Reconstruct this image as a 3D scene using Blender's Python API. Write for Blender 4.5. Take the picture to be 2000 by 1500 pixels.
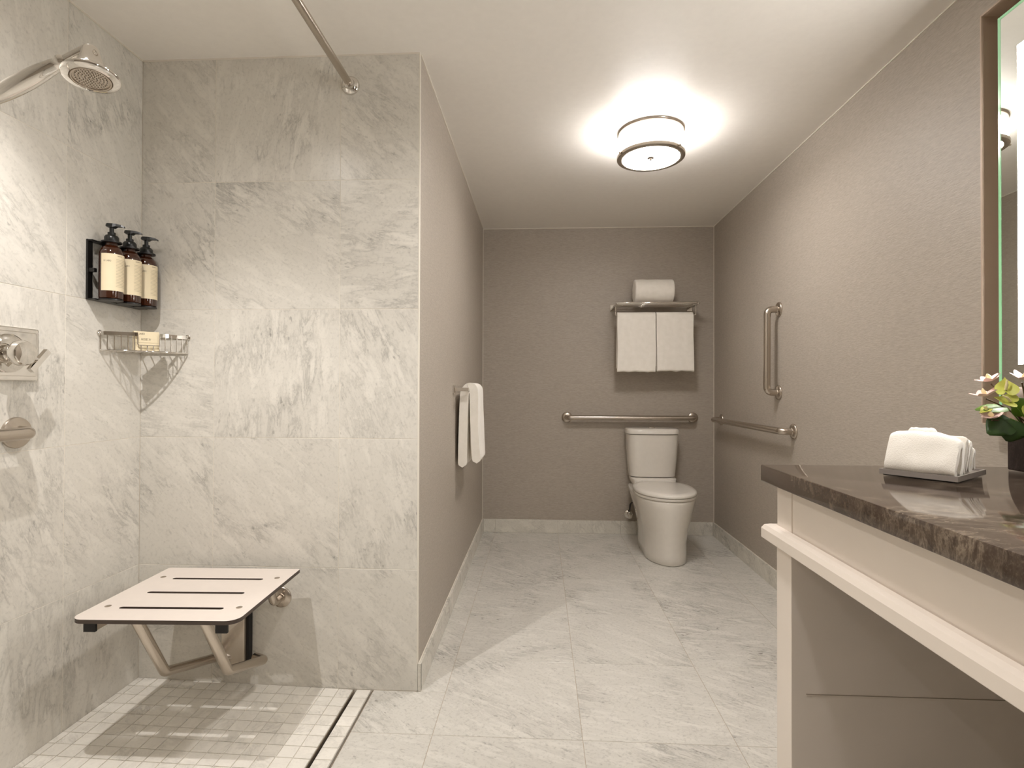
import bpy, bmesh, math, random
from mathutils import Vector, Matrix, noise
random.seed(7)
for o in list(bpy.data.objects): bpy.data.objects.remove(o)
scene = bpy.context.scene
COL = scene.collection
PI = math.pi

# ------------------------------------------------------------------ camera
F_PX, YAW, PITCH, ROLL, CZ = 1050.6, .0522, .0076, .0028, 1.0594
cs, sn = math.cos(YAW), math.sin(YAW)
fw = Vector((-sn, cs, 0)); rt = Vector((cs, sn, 0)); up = Vector((0, 0, 1))
fw, up = fw*math.cos(PITCH)+up*math.sin(PITCH), up*math.cos(PITCH)-fw*math.sin(PITCH)
rt, up = rt*math.cos(ROLL)+up*math.sin(ROLL), up*math.cos(ROLL)-rt*math.sin(ROLL)
cd = bpy.data.cameras.new('camera'); cam = bpy.data.objects.new('camera', cd); COL.objects.link(cam)
cd.sensor_fit = 'HORIZONTAL'; cd.sensor_width = 36; cd.lens = 36*F_PX/2000; cd.clip_start = .02
cam.matrix_world = Matrix(((rt.x, up.x, -fw.x, 0), (rt.y, up.y, -fw.y, 0), (rt.z, up.z, -fw.z, CZ), (0, 0, 0, 1)))
scene.camera = cam
# ------------------------------------------------------------------ world, exposure
w = bpy.data.worlds.new('world'); scene.world = w; w.use_nodes = True
w.node_tree.nodes['Background'].inputs[0].default_value = (1, .9, .78, 1)
w.node_tree.nodes['Background'].inputs[1].default_value = 0.0
vs = scene.view_settings
vs.view_transform = 'Standard'; vs.look = 'None'; vs.gamma = 1; vs.use_curve_mapping = False
vs.exposure = 0.16
scene.cycles.max_bounces = 16; scene.cycles.diffuse_bounces = 10; scene.cycles.glossy_bounces = 6
WARM = (1.0, .955, .928)
SHOWER_LIGHT = (-1.03, .99, 2.205); SHOWER_CORE = 55; SHOWER_SPILL = 6
VANITY_FILL = (.12, 1.10, 2.205); VANITY_FILL_W = 42  # added out-of-view lamp, fills the vanity side with light
LAMP_EMIT = 26.0; LAMP_BOTTOM = 64.0
MIRROR_EMIT = 44.0

# ------------------------------------------------------------------ room measures
XL, YS, XA, H, YB, XR, YF = -1.4382, 1.8656, -.4246, 2.2389, 3.9653, 1.2571, -1.3
T = .457

# ------------------------------------------------------------------ materials
def L(c):   # sRGB 0..255 -> linear
    return tuple(((v/255)/12.92 if v/255 <= .04045 else ((v/255+.055)/1.055)**2.4) for v in c)+(1,)
class NT:
    def __init__(s, name):
        s.m = bpy.data.materials.new(name); s.m.use_nodes = True; s.t = s.m.node_tree; s.n = s.t.nodes
        s.b = s.n['Principled BSDF']
    def add(s, kind, **kw):
        nd = s.n.new(kind)
        for k, v in kw.items():
            if k.startswith('i_'): nd.inputs[k[2:].replace('_', ' ')].default_value = v
            else: setattr(nd, k, v)
        return nd
    def link(s, a, b): s.t.links.new(a, b)
    def math(s, op, a, b=None, c=None):
        nd = s.n.new('ShaderNodeMath'); nd.operation = op
        for i, v in enumerate((a, b, c)):
            if v is None: continue
            if isinstance(v, (int, float)): nd.inputs[i].default_value = v
            else: s.link(v, nd.inputs[i])
        return nd.outputs[0]
    def ramp(s, fac, stops, interp='LINEAR'):
        r = s.n.new('ShaderNodeValToRGB'); r.color_ramp.interpolation = interp
        e = r.color_ramp.elements
        while len(e) < len(stops): e.new(.5)
        for el, (p, c) in zip(e, stops):
            el.position = p; el.color = c if len(c) == 4 else (*c, 1)
        s.link(fac, r.inputs[0]); return r.outputs[0]
    def mix(s, fac, a, b, blend='MIX'):
        m = s.n.new('ShaderNodeMix'); m.data_type = 'RGBA'; m.blend_type = blend
        for i, v in ((0, fac), (6, a), (7, b)):
            if isinstance(v, (int, float)): m.inputs[i].default_value = v
            elif isinstance(v, tuple): m.inputs[i].default_value = v
            else: s.link(v, m.inputs[i])
        return m.outputs[2]
    def bump(s, height, strength, dist):
        b = s.n.new('ShaderNodeBump'); b.inputs['Strength'].default_value = strength; b.inputs['Distance'].default_value = dist
        s.link(height, b.inputs['Height']); s.link(b.outputs[0], s.b.inputs['Normal'])
def plain(name, col, rough=.5, metal=0, coat=0, bump=None, spec=.5, **kw):
    t = NT(name); t.b.inputs['Base Color'].default_value = L(col); t.b.inputs['Roughness'].default_value = rough
    t.b.inputs['Metallic'].default_value = metal; t.b.inputs['Coat Weight'].default_value = coat
    t.b.inputs['Specular IOR Level'].default_value = spec
    tc = t.add('ShaderNodeTexCoord'); nz = t.add('ShaderNodeTexNoise', i_Scale=bump[0] if bump else 40., i_Detail=4.)
    t.link(tc.outputs['Object'], nz.inputs['Vector'])
    base = L(col); dk = tuple(c*.93 for c in base[:3])+(1,)
    t.link(t.mix(nz.outputs[0], dk, base), t.b.inputs['Base Color'])
    if bump: t.bump(nz.outputs[0], bump[1], bump[2])
    for k, v in kw.items(): t.b.inputs[k.replace('_', ' ')].default_value = v
    return t.m
def marble(name, hi, mid, lo, rough=.25, stretch=4.5, scale=7., fleck=1., tone=1., spread=1.2, ang0=.75):
    t = NT(name)
    tc = t.add('ShaderNodeTexCoord'); oi = t.add('ShaderNodeObjectInfo')
    rot = t.add('ShaderNodeVectorRotate', rotation_type='Z_AXIS')
    t.link(tc.outputs['Object'], rot.inputs['Vector'])
    r2 = t.math('FRACT', t.math('MULTIPLY', oi.outputs['Random'], 17.31))
    t.link(t.math('ADD', t.math('MULTIPLY', t.math('SUBTRACT', r2, .5), spread), ang0), rot.inputs['Angle'])
    off = t.add('ShaderNodeVectorMath', operation='ADD')
    cmb = t.add('ShaderNodeCombineXYZ')
    for i, k in enumerate((91., 47., 63.)): t.link(t.math('MULTIPLY', oi.outputs['Random'], k), cmb.inputs[i])
    t.link(rot.outputs[0], off.inputs[0]); t.link(cmb.outputs[0], off.inputs[1])
    mp = t.add('ShaderNodeMapping'); mp.inputs['Scale'].default_value = (1, stretch, 1)
    t.link(off.outputs[0], mp.inputs['Vector'])
    soft = t.add('ShaderNodeTexNoise', i_Scale=scale*.45, i_Detail=6., i_Roughness=.6, i_Distortion=.6)
    t.link(off.outputs[0], soft.inputs['Vector'])
    streak = t.add('ShaderNodeTexNoise', i_Scale=scale, i_Detail=9., i_Roughness=.68, i_Distortion=.35)
    t.link(mp.outputs[0], streak.inputs['Vector'])
    fine = t.add('ShaderNodeTexNoise', i_Scale=scale*2.6, i_Detail=7., i_Roughness=.72, i_Distortion=.9)
    t.link(mp.outputs[0], fine.inputs['Vector'])
    ridge = t.math('ABSOLUTE', t.math('SUBTRACT', streak.outputs[0], .5))
    vein = t.ramp(ridge, [(0, (1, 1, 1)), (.035, (.35, .35, .35)), (.11, (0, 0, 0))])
    mask = t.ramp(soft.outputs[0], [(.46, (0, 0, 0)), (.68, (1, 1, 1))])
    v1 = t.math('MULTIPLY', vein, t.math('MULTIPLY_ADD', mask, .8, .12))
    fl = t.ramp(fine.outputs[0], [(.585, (0, 0, 0)), (.70, (1, 1, 1))])
    v2 = t.math('MULTIPLY', fl, t.math('MULTIPLY_ADD', mask, .55*fleck, .26*fleck))
    cloud = t.ramp(streak.outputs[0], [(.32, (0, 0, 0)), (.70, (1, 1, 1))])
    c = t.mix(t.math('MULTIPLY', cloud, .55), L(hi), L(mid))
    c = t.mix(t.math('MULTIPLY', v1, .60), c, L(lo)); c = t.mix(v2, c, L(lo))
    grain = t.add('ShaderNodeTexNoise', i_Scale=scale*14, i_Detail=4., i_Roughness=.65); t.link(off.outputs[0], grain.inputs['Vector'])
    c = t.mix(t.math('MULTIPLY', t.ramp(grain.outputs[0], [(.52, (0, 0, 0)), (.72, (1, 1, 1))]), .22*fleck), c, L(lo))
    mp2 = t.add('ShaderNodeMapping'); mp2.inputs['Scale'].default_value = (1, 1.9, 1); t.link(off.outputs[0], mp2.inputs['Vector'])
    dots = t.add('ShaderNodeTexNoise', i_Scale=scale*5.5, i_Detail=2., i_Roughness=.5); t.link(mp2.outputs[0], dots.inputs['Vector'])
    dk = t.math('MULTIPLY', t.ramp(dots.outputs[0], [(.665, (0, 0, 0)), (.74, (1, 1, 1))]), t.math('MULTIPLY_ADD', mask, .5*fleck, .18*fleck))
    c = t.mix(dk, c, tuple(q*.75 for q in L(lo)[:3])+(1,))
    t.link(c, t.b.inputs['Base Color'])
    t.b.inputs['Roughness'].default_value = rough
    t.b.inputs['Specular IOR Level'].default_value = .4
    return t.m
M = {}
M['wall_marble'] = marble('carrara_wall', (221, 217, 208), (199, 195, 186), (114, 112, 106), rough=.28, stretch=3.2, scale=6.5, fleck=.9, spread=1.9, ang0=.95)
M['floor_marble'] = marble('carrara_floor', (212, 209, 201), (190, 187, 179), (104, 100, 94), rough=.2, stretch=4.6, scale=7., fleck=1.3, spread=.7, ang0=.45)
M['mosaic'] = marble('carrara_mosaic', (234, 230, 221), (214, 210, 201), (156, 152, 144), rough=.35, stretch=2., scale=7., fleck=.6, spread=3.)
M['base_marble'] = marble('carrara_skirting', (222, 218, 207), (196, 192, 182), (120, 116, 108), rough=.25, stretch=2., scale=9.)
M['brown_marble'] = marble('brown_marble', (76, 62, 52), (46, 37, 31), (176, 160, 140), rough=.07, stretch=2.0, scale=15., fleck=.75, spread=.2, ang0=.1)
M['grout'] = plain('grout', (226, 219, 206), .9)
M['floor_grout'] = plain('floor_grout', (178, 164, 145), .9)
M['mosaic_grout'] = plain('mosaic_grout', (214, 208, 197), .9)
M['wet_floor'] = plain('screed', (190, 184, 172), .8)
M['ceiling'] = plain('ceiling_paint', (240, 236, 229), .42, spec=.35)
M['caulk'] = plain('white_caulk', (226, 220, 208), .6)
M['white_wood'] = plain('white_painted_wood', (238, 228, 217), .32, bump=(8, .05, .002))
M['porcelain'] = plain('porcelain', (226, 221, 212), .12, coat=.6)
M['seat_plastic'] = plain('seat_plastic', (224, 219, 210), .22, coat=.3)
M['chrome'] = plain('chrome', (226, 222, 216), .06, metal=1)
M['nickel'] = plain('brushed_steel', (196, 186, 174), .27, metal=1, bump=(300, .03, .0005))
M['dark_nickel'] = plain('dark_nickel', (110, 100, 90), .35, metal=1)
M['frame_metal'] = plain('bronze_frame', (190, 170, 152), .5, metal=.15)
M['black'] = plain('black_metal', (20, 18, 17), .35)
M['pump_plastic'] = plain('black_plastic', (16, 18, 17), .3)
M['rubber'] = plain('black_rubber', (22, 20, 20), .6)
M['dark_core'] = plain('dark_laminate_core', (74, 62, 54), .5)
M['laminate'] = plain('white_laminate', (222, 212, 203), .4)
M['seam'] = plain('darker_seam', (150, 136, 120), .7)  # tone of the thin seam strip, darker than the white panel
M['paper'] = plain('cream_paper', (226, 212, 180), .7)
M['ink'] = plain('dark_ink', (66, 58, 50), .7)
M['pale_ink'] = plain('pale_ink', (176, 162, 136), .7)
M['tray'] = plain('grey_tray', (150, 142, 136), .35)
M['vase'] = marble('dark_vase_stone', (52, 42, 40), (38, 30, 29), (92, 80, 76), rough=.25, scale=10., stretch=2.)
M['slot'] = plain('dark_slot', (58, 50, 42), .6)
M['leaf'] = plain('dark_leaf', (44, 72, 22), .4, bump=(60, .2, .002))
M['leaf_light'] = plain('mid_leaf', (92, 128, 34), .4, bump=(60, .2, .002))
M['lime'] = plain('lime_petal', (196, 200, 92), .5)
M['pink'] = plain('pink_petal', (240, 208, 200), .5)
M['cream_petal'] = plain('cream_petal', (236, 226, 176), .5)
M['stem'] = plain('brown_stem', (84, 62, 40), .6)
M['hose'] = plain('dark_hose', (46, 42, 40), .4)

def wallpaper():
    t = NT('taupe_wallpaper'); tc = t.add('ShaderNodeTexCoord')
    mp = t.add('ShaderNodeMapping'); mp.inputs['Scale'].default_value = (44, 44, 330)
    t.link(tc.outputs['Object'], mp.inputs['Vector'])
    n = t.add('ShaderNodeTexNoise', i_Scale=1., i_Detail=5., i_Roughness=.62, i_Distortion=.4); t.link(mp.outputs[0], n.inputs['Vector'])
    n2 = t.add('ShaderNodeTexNoise', i_Scale=4., i_Detail=3.); t.link(tc.outputs['Object'], n2.inputs['Vector'])
    c = t.ramp(n.outputs[0], [(.3, L((160, 151, 139))), (.5, L((172, 163, 151))), (.72, L((184, 175, 163)))])
    c = t.mix(t.math('MULTIPLY', n2.outputs[0], .14), c, L((140, 128, 115)))
    t.link(c, t.b.inputs['Base Color']); t.b.inputs['Roughness'].default_value = .5
    t.b.inputs['Specular IOR Level'].default_value = .45
    t.bump(n.outputs[0], .3, .002); return t.m
M['wallpaper'] = wallpaper()
def towel_mat():
    t = NT('white_terry'); tc = t.add('ShaderNodeTexCoord')
    n = t.add('ShaderNodeTexNoise', i_Scale=420., i_Detail=3.); t.link(tc.outputs['Object'], n.inputs['Vector'])
    n2 = t.add('ShaderNodeTexNoise', i_Scale=30., i_Detail=3.); t.link(tc.outputs['Object'], n2.inputs['Vector'])
    t.link(t.ramp(n2.outputs[0], [(.3, L((236, 231, 221))), (.7, L((242, 237, 228)))]), t.b.inputs['Base Color'])
    t.b.inputs['Roughness'].default_value = .95; t.b.inputs['Sheen Weight'].default_value = .3
    t.bump(n.outputs[0], .5, .002); return t.m
M['towel'] = towel_mat()
def emit(name, col, s):
    t = NT(name); t.b.inputs['Base Color'].default_value = (.9, .88, .84, 1)
    tc = t.add('ShaderNodeTexCoord'); n = t.add('ShaderNodeTexNoise', i_Scale=30.); t.link(tc.outputs['Object'], n.inputs['Vector'])
    t.link(t.mix(n.outputs[0], (*[c*.97 for c in col], 1), (*col, 1)), t.b.inputs['Emission Color'])
    t.b.inputs['Emission Strength'].default_value = s; return t.m
M['shade'] = emit('lit_shade', WARM, LAMP_EMIT)
M['diffuser'] = emit('lit_diffuser', WARM, LAMP_BOTTOM)
M['led'] = emit('lit_mirror_strip', (1, .96, .92), MIRROR_EMIT)
M['lens'] = emit('lit_downlight_lens', WARM, 6.)
def mirror_mat():
    t = NT('mirror_silver'); t.b.inputs['Metallic'].default_value = 1; t.b.inputs['Roughness'].default_value = .0
    t.b.inputs['Base Color'].default_value = (.86, .88, .84, 1); return t.m
M['mirror'] = mirror_mat()
M['glass_edge'] = plain('green_glass_edge_glow', (150, 212, 160), .15, coat=1., Emission_Color=(.36, .72, .42, 1), Emission_Strength=.22)  # weak emission stands in for backlight coming through the glass edge
def amber():
    t = NT('amber_bottle'); tc = t.add('ShaderNodeTexCoord'); n = t.add('ShaderNodeTexNoise', i_Scale=12.)
    t.link(tc.outputs['Object'], n.inputs['Vector'])
    t.link(t.mix(n.outputs[0], L((54, 25, 12)), L((74, 36, 17))), t.b.inputs['Base Color'])
    t.b.inputs['Roughness'].default_value = .08; t.b.inputs['Transmission Weight'].default_value = .35; t.b.inputs['Coat Weight'].default_value = .5
    return t.m
M['amber'] = amber()

# ------------------------------------------------------------------ mesh helpers
BASE = {}
class MB:
    def __init__(s): s.v = []; s.f = []; s.mi = []
    def add(s, vs, fs, mi=0):
        o = len(s.v); s.v += [Vector(p) for p in vs]; s.f += [tuple(i+o for i in f) for f in fs]; s.mi += [mi]*len(fs); return s
    def box(s, lo, hi, mi=0, bev=0.):
        (x0, y0, z0), (x1, y1, z1) = lo, hi
        if bev <= 0:
            v = [(x0,y0,z0),(x1,y0,z0),(x1,y1,z0),(x0,y1,z0),(x0,y0,z1),(x1,y0,z1),(x1,y1,z1),(x0,y1,z1)]
            return s.add(v, [(0,3,2,1),(4,5,6,7),(0,1,5,4),(1,2,6,5),(2,3,7,6),(3,0,4,7)], mi)
        bm = bmesh.new(); bmesh.ops.create_cube(bm, size=1)
        for q in bm.verts: q.co = Vector(((x0+x1)/2+q.co.x*(x1-x0), (y0+y1)/2+q.co.y*(y1-y0), (z0+z1)/2+q.co.z*(z1-z0)))
        bmesh.ops.bevel(bm, geom=bm.edges[:], offset=bev, segments=2, profile=.5, affect='EDGES')
        bm.verts.index_update()
        s.add([q.co.copy() for q in bm.verts], [tuple(q.index for q in f.verts) for f in bm.faces], mi); bm.free(); return s
    def rings(s, rings, closed=True, cap=True, mi=0):
        n = len(rings[0]); vs = [p for r in rings for p in r]; fs = []
        for i in range(len(rings)-1):
            for j in range(n if closed else n-1):
                k = (j+1) % n; fs.append((i*n+j, i*n+k, (i+1)*n+k, (i+1)*n+j))
        if cap: fs += [tuple(reversed(range(n))), tuple(range((len(rings)-1)*n, len(rings)*n))]
        return s.add(vs, fs, mi)
    def lathe(s, origin, axis, prof, seg=32, mi=0, cap=True):
        a = Vector(axis).normalized(); e1 = a.orthogonal().normalized(); e2 = a.cross(e1); o = Vector(origin)
        return s.rings([[o+a*h+(e1*math.cos(2*PI*k/seg)+e2*math.sin(2*PI*k/seg))*max(r, 1e-5) for k in range(seg)] for r, h in prof], cap=cap, mi=mi)
    def tube(s, pts, r, seg=14, mi=0, cap=True):
        pts = [Vector(p) for p in pts]; n = len(pts); rr = r if isinstance(r, (list, tuple)) else [r]*n
        tang = []
        for i in range(n):
            a = pts[min(i+1, n-1)]-pts[max(i-1, 0)]; tang.append(a.normalized())
        e = tang[0].orthogonal().normalized(); R = []
        for i in range(n):
            e = (e-tang[i]*e.dot(tang[i])).normalized(); g = tang[i].cross(e)
            R.append([pts[i]+(e*math.cos(2*PI*k/seg)+g*math.sin(2*PI*k/seg))*rr[i] for k in range(seg)])
        return s.rings(R, cap=cap, mi=mi)
    def sq(s, p0, p1, w, h, upv=(0, 0, 1), mi=0):      # rectangular bar from p0 to p1
        p0, p1 = Vector(p0), Vector(p1); d = (p1-p0).normalized(); u = Vector(upv); u = (u-d*u.dot(d)).normalized(); x = d.cross(u)
        return s.rings([[p+x*a*w/2+u*b*h/2 for a, b in ((-1,-1),(1,-1),(1,1),(-1,1))] for p in (p0, p1)], mi=mi)
    def prism(s, poly, z0, z1, mi_top=0, mi_side=0):
        n = len(poly); v = [(x, y, z0) for x, y in poly]+[(x, y, z1) for x, y in poly]
        o = len(s.v); s.add(v, [tuple(range(n, 2*n)), tuple(reversed(range(n)))], mi_top)
        s.f += [(o+i, o+(i+1) % n, o+n+(i+1) % n, o+n+i) for i in range(n)]; s.mi += [mi_side]*n; return s
    def build(s, name, mat, parent=None, base=None, smooth=False, angle=40, rotz=0):
        b = Vector(base) if base is not None else (BASE[parent.name] if parent is not None and parent.name in BASE else Vector((0, 0, 0)))
        me = bpy.data.meshes.new(name); me.from_pydata([tuple(p-b) for p in s.v], [], s.f); me.validate()
        for m in (mat if isinstance(mat, (list, tuple)) else [mat]): me.materials.append(M[m])
        bm = bmesh.new(); bm.from_mesh(me)
        if len(bm.faces) == len(s.mi):
            bm.faces.ensure_lookup_table()
            for f, i in zip(bm.faces, s.mi): f.material_index = i
        bmesh.ops.recalc_face_normals(bm, faces=bm.faces)
        if smooth:
            for f in bm.faces: f.smooth = True
            for ed in bm.edges:
                if len(ed.link_faces) == 2 and ed.calc_face_angle(0) > math.radians(angle): ed.smooth = False
        bm.to_mesh(me); bm.free()
        o = bpy.data.objects.new(name, me); COL.objects.link(o)
        if parent is not None: o.parent = parent
        else: o.location = b
        BASE[o.name] = b
        return o
def tag(o, label, cat, group=None):
    o['label'] = label; o['category'] = cat
    if group: o['group'] = group
    return o
def thing(name, label, cat, base, group=None):
    o = bpy.data.objects.new(name, None); COL.objects.link(o); o.location = base; o.empty_display_size = .05
    BASE[o.name] = Vector(base); return tag(o, label, cat, group)
def struct(o): o['kind'] = 'structure'; return o
def fillet(pts, r, n=8):
    pts = [Vector(p) for p in pts]; out = [pts[0]]
    for i in range(1, len(pts)-1):
        a, b, c = pts[i-1], pts[i], pts[i+1]; d1 = (a-b).normalized(); d2 = (c-b).normalized()
        ang = d1.angle(d2)
        if ang > PI-.02: out.append(b); continue
        tl = min(r/math.tan(ang/2), (a-b).length*.49, (c-b).length*.49); rr = tl*math.tan(ang/2)
        cen = b+(d1+d2).normalized()*(rr/math.sin(ang/2)); s, e = b+d1*tl-cen, b+d2*tl-cen
        om = s.angle(e)
        for k in range(n+1):
            q = k/n; out.append(cen+(s*math.sin((1-q)*om)+e*math.sin(q*om))/math.sin(om) if om > 1e-3 else b)
    return out+[pts[-1]]
def sweep(mb, line, thick, place, steps, wob=None, mi=0):
    """thicken a centre line (a, z) into a closed section, sweep it along t in 0..1; place(a, z, t) -> point"""
    n = len(line); sec = []
    nor = []
    for i in range(n):
        a = Vector(line[min(i+1, n-1)])-Vector(line[max(i-1, 0)]); a = Vector((a[0], a[1])).normalized(); nor.append((-a.y, a.x, a.x, a.y))
    h = thick/2
    for i in range(n): sec.append((line[i][0]+nor[i][0]*h, line[i][1]+nor[i][1]*h))
    for q in (60, 0, -60):
        ca, sa = math.cos(math.radians(q)), math.sin(math.radians(q)); nx, ny, tx, ty = nor[-1]
        sec.append((line[-1][0]+(nx*sa+tx*ca)*h, line[-1][1]+(ny*sa+ty*ca)*h))
    for i in reversed(range(n)): sec.append((line[i][0]-nor[i][0]*h, line[i][1]-nor[i][1]*h))
    for q in (-60, 0, 60):
        ca, sa = math.cos(math.radians(q)), math.sin(math.radians(q)); nx, ny, tx, ty = nor[0]
        sec.append((line[0][0]+(nx*sa-tx*ca)*h, line[0][1]+(ny*sa-ty*ca)*h))
    rings = []
    for k in range(steps+1):
        t = k/steps; ring = []
        cx = sum(p[0] for p in sec)/len(sec)
        for a, z in sec:
            p = Vector(place(a, z, t))
            if wob: p = p+Vector(wob(a, z, t))
            ring.append(p)
        rings.append(ring)
    return mb.rings(rings, mi=mi)
def interp(pts, n):
    """Catmull-Rom through 2-D points"""
    out = []
    P = [pts[0]]+list(pts)+[pts[-1]]
    for i in range(1, len(P)-2):
        for k in range(n):
            t = k/n; r = []
            for d in range(2):
                a, b, c, e = P[i-1][d], P[i][d], P[i+1][d], P[i+2][d]
                r.append(.5*(2*b+(c-a)*t+(2*a-5*b+4*c-e)*t*t+(3*b-a-3*c+e)*t**3))
            out.append(tuple(r))
    return out+[tuple(pts[-1])]
_txt = 0
def text_verts(s, size):
    cu = bpy.data.curves.new('t', 'FONT'); cu.body = s; cu.size = size; cu.align_x = 'LEFT'; cu.resolution_u = 2
    o = bpy.data.objects.new('t', cu); COL.objects.link(o)
    dg = bpy.context.evaluated_depsgraph_get(); me = o.evaluated_get(dg).to_mesh()
    v = [p.co.copy() for p in me.vertices]; f = [tuple(q.vertices) for q in me.polygons]
    o.evaluated_get(dg).to_mesh_clear(); bpy.data.objects.remove(o); bpy.data.curves.remove(cu)
    return v, f

# ------------------------------------------------------------------ tiles
TM = {}
def tile_mesh(w, h, t, mat, ch=.0005):
    k = (round(w, 4), round(h, 4), t, mat)
    if k in TM: return TM[k]
    def r(d, z): return [(-w/2+d, -h/2+d, z), (w/2-d, -h/2+d, z), (w/2-d, h/2-d, z), (-w/2+d, h/2-d, z)]
    v = r(0, -t)+r(0, -ch)+r(ch, 0)
    f = [(3, 2, 1, 0)]+[(i, (i+1) % 4, 4+(i+1) % 4, 4+i) for i in range(4)]+[(4+i, 4+(i+1) % 4, 8+(i+1) % 4, 8+i) for i in range(4)]+[(8, 9, 10, 11)]
    me = bpy.data.meshes.new('tile'); me.from_pydata(v, [], f); me.materials.append(M[mat]); TM[k] = me; return me
def lay(parent, rects, frame, t, mat, name='tile', joint=.0016, jit=.0):
    """rects (u0,u1,v0,v1); frame(u,v) -> (location, 3x3 with columns u,v,normal)"""
    for u0, u1, v0, v1 in rects:
        if u1-u0 < .006 or v1-v0 < .006: continue
        o = bpy.data.objects.new(name, tile_mesh(u1-u0-joint, v1-v0-joint, t, mat)); COL.objects.link(o)
        loc, R = frame((u0+u1)/2, (v0+v1)/2)
        if jit: loc = Vector(loc)+R.col[2]*random.uniform(-jit, jit)
        o.parent = parent; mw = Matrix.Translation(loc) @ R.to_4x4(); o.matrix_local = Matrix.Translation(-BASE[parent.name]) @ mw
def cuts(lo, hi, first, step):
    xs = [lo]; k = first
    while k > lo+.006: k -= step
    while k < hi-.006:
        if k > lo+.006: xs.append(k)
        k += step
    return xs+[hi]
def grid(us, vs): return [(us[i], us[i+1], vs[j], vs[j+1]) for i in range(len(us)-1) for j in range(len(vs)-1)]
def frm(o, u, v):
    o, u, v = Vector(o), Vector(u), Vector(v); n = u.cross(v); R = Matrix((u, v, n)).transposed()
    return lambda a, b: (o+u*a+v*b, R)

# ================================================================== THE SETTING
TT = .010
ZR = cuts(0, H, .4232, T)
# floor: grout bed plus marble tiles
XD0, XD1 = -.652, -.580      # drain channel
fl = struct(MB().box((XD1, YF, -.08), (XR, YB, -.0010)).build('floor', 'floor_grout'))
xs = cuts(XD1, XR, .131, T); ys = cuts(YF, YB, 1.6357, T)
rects = []
for u0, u1, v0, v1 in grid(xs, ys):
    if u0 < XA-.01 and v1 > YS:
        if v0 < YS-.02: rects.append((u0, u1, v0, YS))
        if u1 > XA+.03: rects.append((max(u0, XA), u1, max(v0, YS), v1))
    else: rects.append((u0, u1, v0, v1))
lay(fl, rects, frm((0, 0, 0), (1, 0, 0), (0, 1, 0)), .008, 'floor_marble', 'floor_tile')
# shower floor with mosaic
slope = .018/(XD0-XL)
def zf(x): return (XD0-x)*slope
mb = MB().add([(XL, YF, zf(XL)-.003), (XD0, YF, -.003), (XD0, YS, -.003), (XL, YS, zf(XL)-.003), (XL, YF, -.09), (XD0, YF, -.09), (XD0, YS, -.09), (XL, YS, -.09)],
              [(0,1,2,3),(7,6,5,4),(0,4,5,1),(1,5,6,2),(2,6,7,3),(3,7,4,0)])
sf = struct(mb.build('floor_shower', 'mosaic_grout'))
MS = .0508
mx = cuts(XL, XD0, XD0, MS); my = cuts(YF, YS, YS, MS)
sd = Vector((1, 0, -slope)).normalized()
near = [r for r in grid(mx, my) if r[3] > 1.20]
fr = frm((0, 0, 0), tuple(sd), (0, 1, 0))
lay(sf, near, lambda a, b: (Vector((a, b, zf(a))), fr(0, 0)[1]), .006, 'mosaic', 'mosaic_tile', joint=.0026, jit=.0003)
mb = MB()
for u0, u1, v0, v1 in grid(mx, my):
    if v1 > 1.20: continue
    j = .0013
    if u1-u0 < .006: continue
    c = [(u0+j, v0+j), (u1-j, v0+j), (u1-j, v1-j), (u0+j, v1-j)]
    mb.add([(x, y, zf(x)-.006) for x, y in c]+[(x, y, zf(x)) for x, y in c], [(4,5,6,7),(0,1,5,4),(1,2,6,5),(2,3,7,6),(3,0,4,7)])
o = mb.build('mosaic_tiles', 'mosaic', sf); o['kind'] = 'stuff'
# linear drain (tile insert channel)
dr = thing('linear_drain', 'narrow tile-insert drain channel with two dark slots in the shower floor', 'drain', (-.616, .9, 0))
MB().box((XD0, YF+.3, -.06), (XD1, YS, -.03)).build('channel', 'slot', dr)
MB().box((XD0+.0005, YF+.3, -.03), (XD0+.003, YS, -.001)).build('edge_strip', 'nickel', dr)
MB().box((XD1-.003, YF+.3, -.03), (XD1-.0005, YS, -.001)).build('edge_strip', 'nickel', dr)
MB().box((XD0+.012, YF+.3, -.025), (XD1-.009, YS-.001, -.003)).build('insert_tray', 'mosaic_grout', dr)
for v0, v1 in zip(my[:-1], my[1:]):
    if v1 > 1.0: lay(dr, [(XD0+.012, XD1-.009, v0, v1)], frm((0, 0, 0), (1, 0, 0), (0, 1, 0)), .003, 'mosaic', 'mosaic_tile', joint=.0024)
# left (shower) wall
wl = struct(MB().box((XL-.1, YF, -.09), (XL-.0007, YS+.1, H)).build('wall_left', 'grout'))
lay(wl, grid(cuts(YF, YS, 1.5579, T), ZR), frm((XL, 0, 0), (0, 1, 0), (0, 0, 1)), TT-.002, 'wall_marble', 'wall_tile')
# shower back wall
wsb = struct(MB().box((XL, YS+.0007, -.09), (XA-.004, YS+.1, H)).build('wall_shower_back', 'grout'))
lay(wsb, grid([XL, -1.1653, -1.1653+T, XA], ZR), frm((0, YS, 0), (1, 0, 0), (0, 0, 1)), TT-.002, 'wall_marble', 'wall_tile')
# alcove walls, right wall, front wall, ceiling
struct(MB().box((XA-.1, YS+.0105, 0), (XA, YB+.1, H)).build('wall_alcove_left', 'wallpaper'))
struct(MB().box((XA, YB, -.02), (XR, YB+.1, H)).build('wall_back', 'wallpaper'))
struct(MB().box((XR, YF-.1, -.02), (XR+.1, YB+.1, H)).build('wall_right', 'wallpaper'))
struct(MB().box((XL-.1, YF-.1, -.02), (XR, YF, H)).build('wall_front', 'wallpaper'))
struct(MB().box((XL-.1, YF-.1, H), (XR+.1, YB+.1, H+.1)).build('ceiling', 'ceiling'))
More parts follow.
